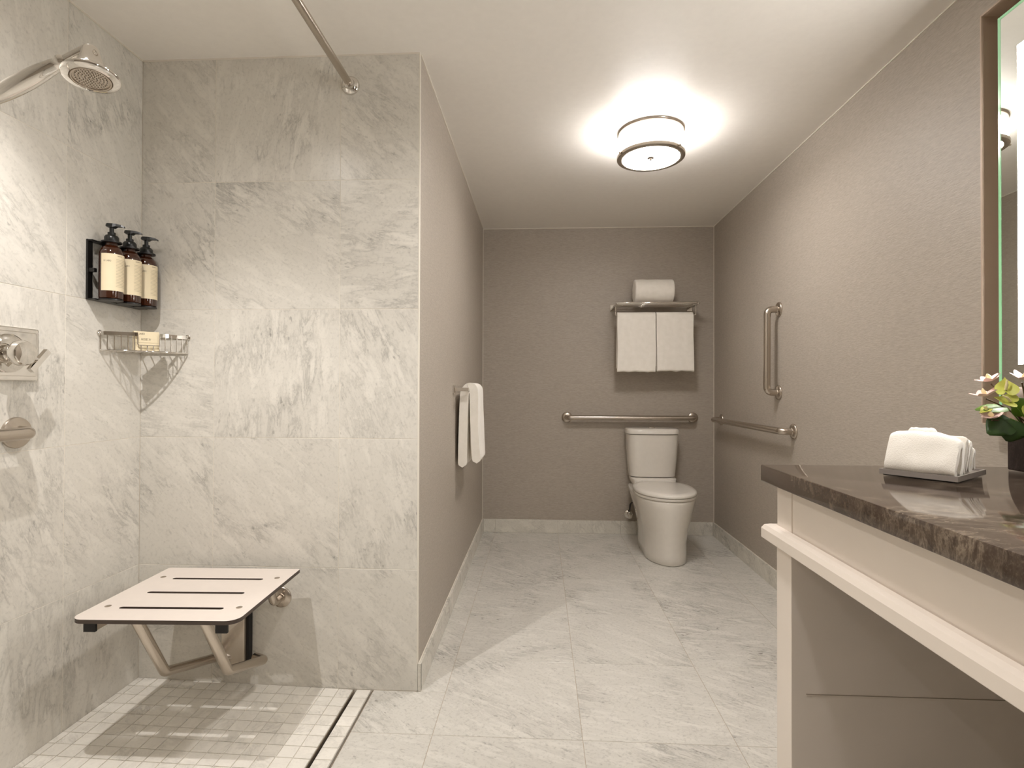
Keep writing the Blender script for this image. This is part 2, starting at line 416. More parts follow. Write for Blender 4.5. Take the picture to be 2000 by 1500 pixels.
# skirting
def skirting(name, lo, hi, rects, frame):
    b = struct(MB().box(lo, hi).build(name, 'grout')); lay(b, rects, frame, .008, 'base_marble', 'skirting_tile', joint=.0012)
BB = .096
skirting('baseboard_back', (XA, YB-.005, 0), (XR, YB, BB-.002), grid(cuts(XA+.012, XR-.012, .131, T), [0, BB]), frm((0, YB-.012, 0), (1, 0, 0), (0, 0, 1)))
skirting('baseboard_left', (XA, YS+.002, 0), (XA+.005, YB, BB-.002), grid(cuts(YS, YB-.012, 2.0927, T), [0, BB]), frm((XA+.012, 0, 0), (0, 1, 0), (0, 0, 1)))
skirting('baseboard_right', (XR-.005, YF, 0), (XR, YB, BB-.002), [(-v1, -v0, 0, BB) for v0, v1 in zip(cuts(YF, YB-.012, 2.0927, T)[:-1], cuts(YF, YB-.012, 2.0927, T)[1:])], frm((XR-.012, 0, 0), (0, -1, 0), (0, 0, 1)))
struct(MB().box((XA, YS, 0), (XA+.012, YS+.009, BB), bev=.001).build('trim_1', 'base_marble'))
# marble edge strip at the outer corner and thin caulk lines
struct(MB().box((XA-.004, YS-.0004, BB), (XA+.0008, YS+.0105, H), bev=.0006).build('trim_2', 'caulk'))
k = 2
for lo, hi in (((XA, YS+.01, H-.004), (XA+.004, YB, H)), ((XA, YB-.004, H-.004), (XR, YB, H)), ((XR-.004, YF, H-.004), (XR, YB, H)),
               ((XL, YS-.004, H-.004), (XA, YS, H)), ((XL, YF, H-.004), (XL+.004, YS, H)), ((XA, YB-.003, BB), (XA+.003, YB, H)), ((XR-.003, YB-.003, BB), (XR, YB, H))):
    k += 1; struct(MB().box(lo, hi).build('trim_%d' % k, 'caulk'))

# ================================================================== LAMPS
def spot(name, loc, watts, deg, blend, rad, parent=None, col=WARM):
    ld = bpy.data.lights.new(name, 'SPOT'); ld.energy = watts; ld.spot_size = math.radians(deg); ld.spot_blend = blend; ld.shadow_soft_size = rad; ld.color = col
    o = bpy.data.objects.new(name, ld); COL.objects.link(o)
    if parent is not None: o.parent = parent; o.location = Vector(loc)-BASE[parent.name]
    else: o.location = loc
    return o
def downlight(x, y, label):
    t = thing('recessed_downlight', label, 'light', (x, y, H), 'recessed downlights')
    MB().lathe((x, y, H), (0, 0, -1), [(.062, 0), (.062, .004), (.058, .007), (.046, .007), (.044, .002)], 40, cap=False).build('trim_ring', 'caulk', t, smooth=True)
    MB().lathe((x, y, H), (0, 0, -1), [(.0, .0005), (.044, .0005), (.044, .0025), (.0, .0025)], 40, cap=False).build('lens', 'lens', t)
    return t
d1 = downlight(SHOWER_LIGHT[0], SHOWER_LIGHT[1], 'round recessed downlight in the ceiling over the shower')
spot('downlight_core', SHOWER_LIGHT, SHOWER_CORE, 110, .6, .009, d1); spot('downlight_spill', SHOWER_LIGHT, SHOWER_SPILL, 158, .5, .03, d1)
d2 = downlight(VANITY_FILL[0], VANITY_FILL[1], 'unseen round downlight added in the ceiling to brighten the vanity side')
spot('downlight_spill', VANITY_FILL, VANITY_FILL_W, 160, .8, .05, d2)  # wide spot of the added lamp, lifts apron, cloths and counter

# ceiling drum lamp
lx, ly = .505, 2.495
t = thing('ceiling_lamp', 'round flush drum ceiling lamp with lit white shade and metal rings', 'ceiling lamp', (lx, ly, H))
MB().lathe((lx, ly, H), (0, 0, -1), [(.0, 0), (.150, 0), (.152, .004), (.150, .008), (.147, .010), (.147, .026), (.0, .026)], 64, cap=False).build('canopy_ring', 'nickel', t, smooth=True)
MB().lathe((lx, ly, H), (0, 0, -1), [(.138, .026), (.146, .026), (.146, .112), (.138, .112)], 64, cap=False).build('shade', 'shade', t, smooth=True)
MB().lathe((lx, ly, H), (0, 0, -1), [(.129, .113), (.129, .108), (.152, .108), (.153, .113), (.152, .122), (.146, .125), (.130, .124), (.129, .113)], 64, cap=False).build('bottom_ring', 'nickel', t, smooth=True)
MB().lathe((lx, ly, H), (0, 0, -1), [(.0, .112), (.134, .112), (.134, .116), (.0, .118)], 64, cap=False).build('diffuser', 'diffuser', t, smooth=True)
MB().lathe((lx, ly, H), (0, 0, -1), [(.0, .117), (.014, .117), (.016, .120), (.014, .123), (.008, .124), (.006, .130), (.0, .131)], 24, cap=False).build('finial', 'dark_nickel', t, smooth=True)
for a in (200, 310, 80):
    q = math.radians(a); MB().lathe((lx+.153*math.cos(q), ly+.153*math.sin(q), H-.115), (math.cos(q), math.sin(q), 0), [(.0, 0), (.005, 0), (.006, .004), (.004, .009), (.0, .010)], 12, cap=False).build('thumb_screw', 'nickel', t, smooth=True)

# ================================================================== SHOWER FITTINGS
def grab_bar(p0, p1, nrm, label, r=.0175, off=.062, fr=.0385):
    p0, p1, n = Vector(p0), Vector(p1), Vector(nrm)
    t = thing('grab_bar', label, 'grab bar', p0, 'brushed steel grab bars')
    path = fillet([p0+n*.006, p0+n*off, p1+n*off, p1+n*.006], .045, 10)
    MB().tube(path, r, 20).build('bar', 'nickel', t, smooth=True)
    for p in (p0, p1):
        MB().lathe(p, n, [(fr, .0), (fr, .004), (fr-.0015, .007), (.028, .011), (.019, .013), (.0178, .016), (.0, .016)], 36, cap=False).build('flange', 'nickel', t, smooth=True)
    return t
grab_bar((.197, YB, .847), (1.105, YB, .848), (0, -1, 0), 'long horizontal brushed steel grab bar on the back wall above the toilet')
grab_bar((XR, 2.900, 1.478), (XR, 2.905, 1.040), (-1, 0, 0), 'vertical brushed steel grab bar on the taupe right wall')
grab_bar((XR, 3.800, .845), (XR, 2.738, .848), (-1, 0, 0), 'horizontal brushed steel grab bar low on the right wall beside the toilet')
grab_bar((XL, 1.405, .933), (XL, .55, .933), (1, 0, 0), 'brushed steel grab bar on the marble shower wall, cut off by the picture edge', off=.046, fr=.043)

# shower rod
rx, rz = -.673, 2.128
t = thing('shower_rod', 'straight metal shower curtain rod running overhead to a round wall flange', 'curtain rod', (rx, YS, rz))
MB().tube([(rx, YS-.005, rz), (rx, 1.0, rz), (rx, 0, rz), (rx, YF+.001, rz)], .0127, 20).build('rod', 'nickel', t, smooth=True)
MB().lathe((rx, YS, rz), (0, -1, 0), [(.033, 0), (.033, .005), (.030, .011), (.020, .017), (.018, .026), (.0135, .028), (.0, .028)], 32, cap=False).build('flange', 'chrome', t, smooth=True)

# hand shower on its arm
hy = .95
C = Vector((-.832, hy, 1.634)); ax = Vector((.12, -.10, -1)).normalized(); neck = C-ax*.052
t = thing('hand_shower', 'chrome bell-shaped hand shower on an arm from the marble wall', 'shower head', (XL, hy, 1.56))
MB().lathe(C, ax, [(.0, -.058), (.011, -.058), (.014, -.052), (.0165, -.040), (.021, -.026), (.026, -.016), (.030, -.010), (.042, -.005), (.0455, -.001), (.0455, .002), (.043, .0045), (.033, .0065), (.0315, .003)], 56, cap=False).build('bell', 'chrome', t, smooth=True, angle=60)
fp = MB().lathe(C, ax, [(.0, .004), (.026, .004), (.0285, .0045), (.029, .0068), (.031, .0068), (.0318, .003)], 56, cap=False).build('spray_face', 'nickel', t, smooth=True)
mb = MB(); e1 = ax.orthogonal().normalized(); e2 = ax.cross(e1)
for rr, nn in ((.004, 6), (.009, 12), (.014, 18), (.019, 24), (.024, 30)):
    for q in range(nn):
        a = 2*PI*q/nn; mb.lathe(C+(e1*math.cos(a)+e2*math.sin(a))*rr+ax*.004, ax, [(.0012, 0), (.0009, .0022), (0, .0022)], 6, cap=False)
o = mb.build('nozzles', 'chrome', fp); o['kind'] = 'stuff'
h0 = neck+Vector((-.004, 0, .006)); hd = Vector((-.172, 0, -.082)).normalized()
MB().tube(fillet([neck+ax*.01, neck-ax*.008, h0+hd*.03, h0+hd*.055], .012), .0080, 16).build('neck', 'chrome', t, smooth=True)
pts = [h0+hd*d for d in (.048, .054, .060, .066, .072, .10, .13, .155, .18, .20, .22, .235)]
MB().tube(pts, [.0085, .0120, .0125, .0100, .0115, .0145, .0165, .0165, .0155, .0135, .0120, .0115], 20).build('handle', 'chrome', t, smooth=True)
e = h0+hd*.235
MB().tube(fillet([e-hd*.01, e+hd*.05, Vector((XL+.07, hy, 1.56)), Vector((XL+.004, hy, 1.56))], .03), .0125, 16).build('shower_arm', 'chrome', t, smooth=True)
MB().lathe((XL, hy, 1.56), (1, 0, 0), [(.034, 0), (.034, .004), (.026, .012), (.014, .016), (0, .016)], 32, cap=False).build('flange', 'chrome', t, smooth=True)

# shower valve
vy0, vy1, vz0, vz1 = 1.297, 1.459, 1.076, 1.222; X0 = XL
t = thing('shower_valve', 'square chrome shower valve plate with round knob and lever on the marble wall', 'shower valve', (X0, 1.378, 1.15))
MB().box((X0, vy0, vz0), (X0+.012, vy1, vz1), bev=.003).build('plate', 'chrome', t)
MB().box((X0+.010, vy0+.012, vz0+.012), (X0+.016, vy1-.010, vz1-.012), bev=.002).build('plate_face', 'chrome', t)
vc = (1.362, 1.149)
MB().lathe((X0+.014, vc[0]+.004, vc[1]), (1, 0, 0), [(.052, 0), (.052, .006), (.048, .009), (.022, .010), (.016, .018), (.016, .034), (0, .034)], 40, cap=False).build('escutcheon', 'chrome', t, smooth=True)
kb = MB().lathe((X0+.040, vc[0]+.004, vc[1]), (1, .0, 0), [(.0, 0), (.014, 0), (.027, .003), (.034, .009), (.034, .022), (.030, .029), (.012, .033), (.0, .033)], 36, cap=False).build('knob', 'chrome', t, smooth=True)
MB().sq((X0+.062, vc[0]+.022, vc[1]-.046), (X0+.062, vc[0]+.072, vc[1]+.010), .015, .012, (1, 0, 0)).build('lever', 'chrome', kb)
MB().tube([(X0+.060, vc[0]+.006, vc[1]), (X0+.062, vc[0]+.046, vc[1]-.017)], .006, 12).build('lever_post', 'chrome', kb, smooth=True)

# dispenser bracket with three bottles
bx = XL+.055; BY = (1.664, 1.741, 1.817); bz = 1.345
t = thing('dispenser_bracket', 'black metal wall bracket holding three pump bottles beside the shower corner', 'bracket', (XL, 1.74, 1.34))
for y in (1.638, 1.700, 1.776, 1.848):
    MB().box((XL, y-.010, 1.338), (XL+.006, y+.010, 1.529), bev=.001).build('upright', 'black', t)
    MB().box((XL+.004, y-.006, 1.425), (XL+.024, y+.006, 1.438), bev=.001).build('spacer', 'black', t)
mb = MB().box((XL, 1.629, 1.5235), (XL+.020, 1.858, 1.528))
for y in BY: mb.lathe((bx, y, 1.5235), (0, 0, 1), [(.0185, 0), (.028, 0), (.028, .0045), (.0185, .0045), (.0185, 0)], 32, cap=False); mb.box((XL+.018, y-.012, 1.5235), (bx-.019, y+.012, 1.528))
mb.build('neck_rail', 'black', t)
mb = MB().box((XL, 1.629, 1.337), (XL+.030, 1.858, 1.3405))
for y in BY: mb.lathe((bx, y, 1.3365), (0, 0, 1), [(0, 0), (.033, 0), (.033, .0045), (0, .0045)], 32, cap=False)
mb.build('base_rail', 'black', t)
BL = ['nearest amber pump bottle in the black bracket, farthest from the shower corner', 'middle amber pump bottle of the three in the black bracket', 'amber pump bottle in the black bracket next to the shower corner']
RB = .0335
lt, lf = text_verts('LE LABO', .0075)
for i, y in enumerate(BY):
    b = thing('pump_bottle', BL[i], 'pump bottle', (bx, y, bz-.004+.0005), 'amber pump bottles in the shower')
    o3 = (bx, y, bz-.0035)
    MB().lathe(o3, (0, 0, 1), [(.0, 0), (.029, 0), (.0325, .002), (RB, .006), (RB, .140), (.0325, .150), (.029, .160), (.023, .168), (.0165, .173), (.0160, .186), (.0, .186)], 40, cap=False).build('bottle', 'amber', b, smooth=True)
    # label: a strip of cylinder, printed marks on top
    A0 = math.radians(-100); A1 = math.radians(52)
    def cyl(a, z, r): return (bx+r*math.cos(a), y+r*math.sin(a), z)
    mb = MB(); n = 24; z0, z1 = 1.366, 1.484
    mb.rings([[cyl(A0+(A1-A0)*k/n, z, r) for k in range(n+1)] for z, r in ((z0, RB+.0001), (z0, RB+.0006), (z1, RB+.0006), (z1, RB+.0001))], closed=False, cap=False)
    lab = mb.build('label', 'paper', b, smooth=True)
    mb = MB(); st = math.radians(-86)
    mb.add([cyl(st+p.x*.72/RB, 1.458+p.y, RB+.0008) for p in lt], lf); mb.build('lettering', 'ink', lab)
    mb = MB(); rng = random.Random(i)
    a_s = math.radians(-30)
    def strip(a0, a1, z, hgt):
        q = 5; mb.rings([[cyl(a0+(a1-a0)*k/q, zz, RB+.0008) for k in range(q+1)] for zz in (z, z+hgt)], closed=False, cap=False)
    z = 1.474
    strip(a_s+.12, a_s+.55, 1.4765, .003)
    for k in range(19):
        z = 1.466-k*.0048
        strip(a_s, a_s+rng.uniform(.75, 1.05), z, .0011)
    mb.build('fine_print', 'pale_ink', lab)
    pm = MB().lathe(o3, (0, 0, 1), [(.0, .182), (.0185, .182), (.020, .186), (.020, .200), (.0165, .206), (.011, .208), (.011, .216), (.0, .216)], 28, cap=False).build('pump_collar', 'pump_plastic', b, smooth=True)
    MB().lathe(o3, (0, 0, 1), [(.0, .21), (.0062, .21), (.0062, .236), (.0, .236)], 16, cap=False).build('stem', 'pump_plastic', pm, smooth=True)
    hz = o3[2]+.232
    dv = Vector((.8, .25, 0)).normalized(); pv = Vector((-dv.y, dv.x, 0)); c0 = Vector((bx, y, hz))
    mb = MB(); R_ = []
    for s_, wd, z0_, z1_ in ((-.013, .011, .002, .010), (-.009, .013, 0, .012), (.006, .013, 0, .012), (.014, .009, .004, .012), (.028, .007, .004, .010), (.036, .005, .001, .006)):
        R_.append([c0+dv*s_+pv*a*wd+Vector((0, 0, zz)) for a, zz in ((-1, z0_), (1, z0_), (.8, z1_), (-.8, z1_))])
    mb.rings(R_).build('pump_head', 'pump_plastic', pm)

# corner basket with soap box
zb, zt = 1.180, 1.236
pa, pb = Vector((XL+.004, 1.682, 0)), Vector((-1.262, YS-.004, 0)); cor = Vector((XL+.004, YS-.004, 0))
t = thing('corner_basket', 'chrome wire corner basket holding a soap box in the shower', 'shower basket', (XL, YS, zb))
def front(s):
    p = pa.lerp(pb, s); n = Vector((pb.y-pa.y, -(pb.x-pa.x), 0)).normalized()
    return p+n*.030*math.sin(PI*s)**.8
fpts = [front(k/28) for k in range(29)]
for fa, fb in ((0, 11), (18, 28)):
    mb = MB(); mb.rings([[q+n_*d+Vector((0, 0, z)) for d, z in ((-.0015, zt-.006), (.0015, zt-.006), (.0015, zt+.006), (-.0015, zt+.006))] for q in fpts[fa:fb+1] for n_ in [(q-cor).normalized()]]); mb.build('top_rail', 'chrome', t)
zm = zb+.020
MB().tube(fillet([fpts[11]+Vector((0, 0, zt)), fpts[11]+Vector((0, 0, zm))]+[fpts[k]+Vector((0, 0, zm)) for k in range(12, 18)]+[fpts[18]+Vector((0, 0, zm)), fpts[18]+Vector((0, 0, zt))], .005, 4), .0018, 8).build('dip_wire', 'chrome', t, smooth=True)
MB().tube([q+Vector((0, 0, zb)) for q in fpts], .0028, 10).build('bottom_rail', 'chrome', t, smooth=True)
MB().tube([pa+Vector((0, 0, zb)), cor+Vector((0, 0, zb)), pb+Vector((0, 0, zb))], .0025, 8).build('back_rail', 'chrome', t, smooth=True)
MB().tube([pa+Vector((0, 0, zt)), cor+Vector((0, 0, zt)), pb+Vector((0, 0, zt))], .0025, 8).build('back_rail', 'chrome', t, smooth=True)
for k in range(0, 29, 2):
    q = fpts[k]; MB().tube([q+Vector((0, 0, zb)), q+Vector((0, 0, zm if 11 < k < 18 else zt))], .0017, 8).build('wire', 'chrome', t, smooth=True)
for k in range(1, 10):
    s = k/10; q = front(s); e_ = cor.lerp(pa.lerp(pb, s), .04)
    dirv = Vector((1, 1, 0)).normalized()
    # floor wires run parallel to the diagonal
    hit = q.copy(); st = Vector((-1, 1, 0)).normalized(); d = min((hit.x-cor.x)/(-st.x) if st.x else 9, (cor.y-hit.y)/st.y)
    MB().tube([q+Vector((0, 0, zb+.001)), q+st*d+Vector((0, 0, zb+.001))], .0017, 8).build('floor_wire', 'chrome', t, smooth=True)
for p, n_ in ((pa, (1, 0, 0)), (pb, (0, -1, 0))):
    MB().lathe(Vector((p.x, p.y, zt))-Vector(n_)*.004, n_, [(.010, 0), (.010, .003), (.006, .006), (0, .006)], 20, cap=False).build('mount', 'chrome', t, smooth=True)
bu = (pb-pa).normalized(); bn = Vector((bu.y, -bu.x, 0)); bw, bh = .072, .064
bo = pa.lerp(pb, .5)-bu*(bw*.5+.001)+bn*.022+Vector((0, 0, zb+.0035))
def bp(u, d, z): return bo+bu*u-bn*d+Vector((0, 0, z))
t = thing('soap_box', 'small cream paper soap box standing in the chrome corner basket', 'soap box', bp(bw/2, .012, 0))
MB().add([bp(u, d, z) for z in (0, bh) for u, d in ((0, 0), (bw, 0), (bw, .026), (0, .026))], [(0,3,2,1),(4,5,6,7),(0,1,5,4),(1,2,6,5),(2,3,7,6),(3,0,4,7)]).build('box', 'paper', t)
for s_, size, x, z in (('LE LABO', .0085, .005, bh-.011), ('ROSE 31', .0095, .021, bh-.030)):
    v, f = text_verts(s_, size); MB().add([bp(x+p.x*.8, -.0004, z+p.y) for p in v], f).build('lettering', 'ink', t)
mb = MB()
for u0, u1, z0, z1 in ((.001, bw-.001, .0255, .0262), (.024, .048, .0150, .0160)):
    mb.add([bp(u, -.0004, z) for u, z in ((u0, z0), (u1, z0), (u1, z1), (u0, z1))], [(0, 1, 2, 3)])
mb.build('printed_line', 'pale_ink', t)

# folding shower seat
SX, SY, SZ = -1.040, 1.595, .437
RS = Matrix.Rotation(math.radians(2.0), 3, 'Z')
def S(x, y, z=0): v = RS @ Vector((x, y, 0)); return Vector((SX+v.x, SY+v.y, z))
t = thing('shower_bench', 'white slotted fold-down shower seat on bent steel legs', 'shower seat', (SX, YS, .10))
W2, D2, th = .2275, .2075, .011
def arc(cx, cy, r, a0, a1, n=8): return [(cx+r*math.cos(math.radians(a0+(a1-a0)*k/n)), cy+r*math.sin(math.radians(a0+(a1-a0)*k/n))) for k in range(n+1)]
slots = [-.127, -.013, .105]; sw = .0070; sl = .141
mb = MB(); cr = .034; cb = .006
edges = [-D2]+slots+[D2]
polys = []
c_ = (slots[0]-sw)
polys.append([(W2, c_), (-W2, c_)]+arc(-W2+cr, -D2+cr, cr, 180, 270)+arc(W2-cr, -D2+cr, cr, 270, 360))
polys.append(arc(W2-cb, D2-cb, cb, 0, 90)+arc(-W2+cb, D2-cb, cb, 90, 180)+[(-W2, slots[2]+sw), (W2, slots[2]+sw)])
polys.append([(-W2, slots[0]+sw), (W2, slots[0]+sw), (W2, slots[1]-sw), (-W2, slots[1]-sw)])
polys.append([(-W2, slots[1]+sw), (W2, slots[1]+sw), (W2, slots[2]-sw), (-W2, slots[2]-sw)])
for s_ in slots:
    polys.append([(-W2, s_-sw)]+arc(-sl, s_, sw, 270, 90, 6)+[(-W2, s_+sw)])
    polys.append([(W2, s_+sw)]+arc(sl, s_, sw, 90, -90, 6)+[(W2, s_-sw)])
for p in polys:
    mb.prism([tuple(S(x, y)[:2]) for x, y in p], SZ-th, SZ, 0, 1)
# keep only outer and slot walls dark: inner shared walls are hidden inside the panel
panel = mb.build('seat_panel', ['laminate', 'dark_core'], t)
for x, y in ((-.188, .118), (.188, .118), (-.188, -.118), (.188, -.118)):
    MB().lathe(S(x, y, SZ-.001), (0, 0, 1), [(.0085, 0), (.0085, .0018), (.006, .0026), (0, .0026)], 20, cap=False).build('bolt', 'nickel', panel, smooth=True)
for x in (-.182, .178):
    r_ = MB().sq(S(x, -.185, SZ-th-.014), S(x, .20, SZ-th-.014), .030, .027).build('side_rail', 'nickel', t)
    MB().sq(S(x, -.192, SZ-th-.0145), S(x, -.184, SZ-th-.0145), .032, .029).build('end_cap', 'rubber', r_)
for y in (-.15, .15):
    MB().sq(S(-.167, y, SZ-th-.008), S(.163, y, SZ-th-.008), .03, .015).build('cross_rail', 'nickel', t)
for X, a, b_, c2 in ((-1.120, (1.445, .412), (1.561, .207), (1.812, .124)), (-.940, (1.463, .412), (1.585, .203), (1.800, .128))):
    MB().tube(fillet([(X, *a), (X, *b_), (X, *c2), (X+(.05 if X < -1 else -.05), 1.836, .118)], .028, 8), .0145, 18).build('leg', 'nickel', t, smooth=True)
MB().box((-1.106, 1.822, .096), (-1.024, 1.842, .405), bev=.002).build('mount_post', 'nickel', t)
MB().box((-1.114, 1.842, .100), (-1.017, YS-.0002, .40), bev=.001).build('wall_plate', 'rubber', t)
MB().tube([(-1.20, 1.80, .385), (-.905, 1.80, .385)], .010, 14).build('hinge_rod', 'nickel', t, smooth=True)
for X in (-.912, -1.19):
    MB().lathe((X, YS, .318), (0, -1, 0), [(.036, 0), (.036, .005), (.033, .008), (.016, .010), (.015, .014), (0, .014)], 32, cap=False).build('flange', 'nickel', t, smooth=True)
    MB().tube(fillet([(X, YS-.004, .318), (X, YS-.060, .318), (X, 1.775, .400)], .03), .013, 16).build('bracket_arm', 'nickel', t, smooth=True)

# ================================================================== TOILET
tx = .788
t = thing('toilet', 'white two-piece toilet with closed lid against the back wall', 'toilet', (tx, 3.6, 0))
def section(z, hw, yf, yc, yb, nf=2.0, nb=5., N=48):
    out = []
    for k in range(N):
        a = 2*PI*k/N; c, s = math.cos(a), math.sin(a); nn = nf if c > 0 else nb
        x = hw*math.copysign(abs(s)**(2/nn), s)
        y = yc-(yc-yf)*abs(c)**(2/nn) if c > 0 else yc+(yb-yc)*abs(c)**(2/nn)
        out.append((tx+x, y, z))
    return out
secs = [(0, .124, 3.250, 3.46, 3.80), (.006, .130, 3.243, 3.46, 3.81), (.05, .128, 3.245, 3.46, 3.81), (.12, .128, 3.243, 3.47, 3.80), (.20, .140, 3.232, 3.47, 3.80),
        (.28, .160, 3.217, 3.46, 3.83), (.34, .175, 3.207, 3.45, 3.88), (.375, .182, 3.203, 3.45, 3.91), (.386, .182, 3.204, 3.45, 3.92), (.390, .177, 3.210, 3.45, 3.915)]
MB().rings([section(*q) for q in secs]).build('bowl', 'porcelain', t, smooth=True, angle=60)
secs = [(.3905, .176, 3.214, 3.45, 3.69), (.393, .186, 3.200, 3.45, 3.70), (.405, .188, 3.197, 3.45, 3.70), (.4085, .184, 3.202, 3.45, 3.695)]
MB().rings([section(*q, 2., 3.) for q in secs]).build('seat', 'seat_plastic', t, smooth=True, angle=60)
secs = [(.411, .180, 3.206, 3.45, 3.69), (.4125, .188, 3.196, 3.45, 3.70), (.422, .189, 3.194, 3.45, 3.70), (.431, .183, 3.202, 3.45, 3.695), (.4345, .150, 3.24, 3.45, 3.66), (.436, .08, 3.33, 3.45, 3.57)]
MB().rings([section(*q, 2., 3.) for q in secs]).build('lid', 'seat_plastic', t, smooth=True, angle=60)
# neck between bowl and tank, tank, tank lid
def tsec(z, hw, yf, yb, n=5.): 
    out = []
    for k in range(56):
        a = 2*PI*k/56; c, s = math.cos(a), math.sin(a)
        nf = n if c < 0 else 3.4
        out.append((tx+hw*math.copysign(abs(s)**(2/nf), s), (yf+yb)/2-(yb-yf)/2*math.copysign(abs(c)**(2/nf), c), z))
    return out
MB().rings([tsec(*q) for q in ((.330, .115, 3.70, 3.93), (.37, .130, 3.68, 3.945), (.40, .146, 3.67, 3.95), (.436, .155, 3.70, 3.95), (.441, .150, 3.72, 3.945))]).build('tank_deck', 'porcelain', t, smooth=True, angle=60)
MB().rings([tsec(*q) for q in ((.443, .150, 3.785, 3.945), (.447, .158, 3.770, 3.953), (.55, .167, 3.757, 3.955), (.70, .175, 3.745, 3.957), (.740, .176, 3.743, 3.957))]).build('tank', 'porcelain', t, smooth=True, angle=60)
tl = MB().rings([tsec(*q) for q in ((.742, .174, 3.745, 3.957), (.745, .182, 3.735, 3.960), (.768, .182, 3.735, 3.960), (.776, .178, 3.741, 3.958), (.781, .165, 3.76, 3.95), (.783, .12, 3.79, 3.93))]).build('tank_lid', 'porcelain', t, smooth=True, angle=60)
MB().lathe((tx, 3.855, .7825), (0, 0, 1), [(.024, 0), (.024, .004), (.021, .006), (.012, .0055), (0, .005)], 24, cap=False).build('flush_button', 'chrome', tl, smooth=True)
for s_ in (-1, 1): MB().tube([(tx+s_*.075-.02, 3.70, .425), (tx+s_*.075+.02, 3.70, .425)], .011, 12).build('hinge', 'seat_plastic', t, smooth=True)
t = thing('shutoff_valve', 'small chrome water shutoff valve with dark hose on the wall beside the toilet', 'valve', (.640, YB, .13))
vx, vz = .645, .143
MB().lathe((vx, YB, vz), (0, -1, 0), [(.032, 0), (.031, .004), (.022, .010), (.012, .012), (0, .012)], 28, cap=False).build('escutcheon', 'chrome', t, smooth=True)
MB().tube([(vx, YB-.006, vz), (vx, YB-.055, vz)], .009, 14).build('pipe', 'chrome', t, smooth=True)
MB().tube([(vx, YB-.045, vz-.022), (vx, YB-.045, vz+.03)], .011, 14).build('body', 'chrome', t, smooth=True)
MB().lathe((vx, YB-.052, vz), (0, -1, 0), [(.006, 0), (.006, .008), (.018, .010), (.019, .016), (.015, .02), (0, .02)], 20, cap=False).build('handle', 'chrome', t, smooth=True)
MB().tube(fillet([(vx, YB-.045, vz+.028), (vx+.005, YB-.045, vz+.085), (vx+.04, YB-.06, vz+.115), (.705, YB-.09, .275), (.712, YB-.09, .36)], .03), .0055, 10).build('supply_hose', 'hose', t, smooth=True)

# ================================================================== TOWELS IN THE ALCOVE
t = thing('towel_rack', 'chrome towel shelf with hanging bar on the back wall above the toilet', 'towel rack', (.80, YB, 1.60))
ZS = 1.650; YFr = 3.745; X0_, X1_ = .528, 1.080
for X in (X0_, X1_):
    MB().box((X-.019, YB-.010, ZS-.030), (X+.019, YB, ZS+.018), bev=.002).build('mount_plate', 'chrome', t)
    MB().sq((X, YB-.008, ZS-.008), (X, YFr-.012, ZS-.008), .012, .010).build('side_arm', 'chrome', t)
    MB().lathe((X, YFr-.010, ZS-.006), (0, -1, 0), [(.007, 0), (.009, .003), (.009, .007), (.005, .011), (0, .011)], 16, cap=False).build('finial', 'chrome', t, smooth=True)
    MB().tube(fillet([(X, YB-.165, ZS-.008), (X, YB-.165, 1.572)], .01), .005, 10).build('drop_arm', 'chrome', t, smooth=True)
for y in (3.93, 3.885, 3.84, 3.795, YFr):
    MB().tube([(X0_, y, ZS), (X1_, y, ZS)], .0060 if y > YFr else .0075, 12).build('shelf_bar', 'chrome', t, smooth=True)
YBAR = YB-.165
MB().tube([(X0_, YBAR, 1.572), (X1_, YBAR, 1.572)], .006, 12).build('hanging_bar', 'chrome', t, smooth=True)
def nz(p, s, seed=0): return noise.noise(Vector((p[0]*s+seed*13.7, p[1]*s, p[2]*s)))
def hang(name, label, group, x0, x1, zb_f, zb_b, seed):
    line = interp([(-.020, zb_b), (-.018, 1.30), (-.016, 1.45), (-.015, 1.555), (-.009, 1.575), (0, 1.5805), (.009, 1.575), (.016, 1.555), (.019, 1.45), (.022, 1.30), (.024, zb_f)], 5)
    def place(a, z, s): return (x0+(x1-x0)*s, YBAR-a*1.0, z)
    def wob(a, z, s):
        e_ = min(s, 1-s); k = max(0, 1-e_/.05)
        d = nz((s*1.2, z, 0), 5, seed)*.006*min(1, (1.59-z)*6)
        zz = nz((s*2, 0, a), 3, seed)*.006 if z < 1.3 else 0
        return (nz((z, a*5, 0), 5, seed)*.005, (1 if a < 0 else -1)*(-.004*k)*-1*0+d*(-1 if a > 0 else .2), zz)
    mb = MB(); sweep(mb, line, .022, place, 26, wob)
    o = mb.build(name, 'towel', base=(x0, YBAR, zb_f), smooth=True, angle=50); return tag(o, label, 'towel', group)
hang('hanging_towel', 'left one of the two white towels hanging side by side under the towel shelf', 'towels on the towel shelf', .536, .799, 1.185, 1.21, 1)
hang('hanging_towel', 'right one of the two white towels hanging side by side under the towel shelf', 'towels on the towel shelf', .808, 1.058, 1.190, 1.23, 2)
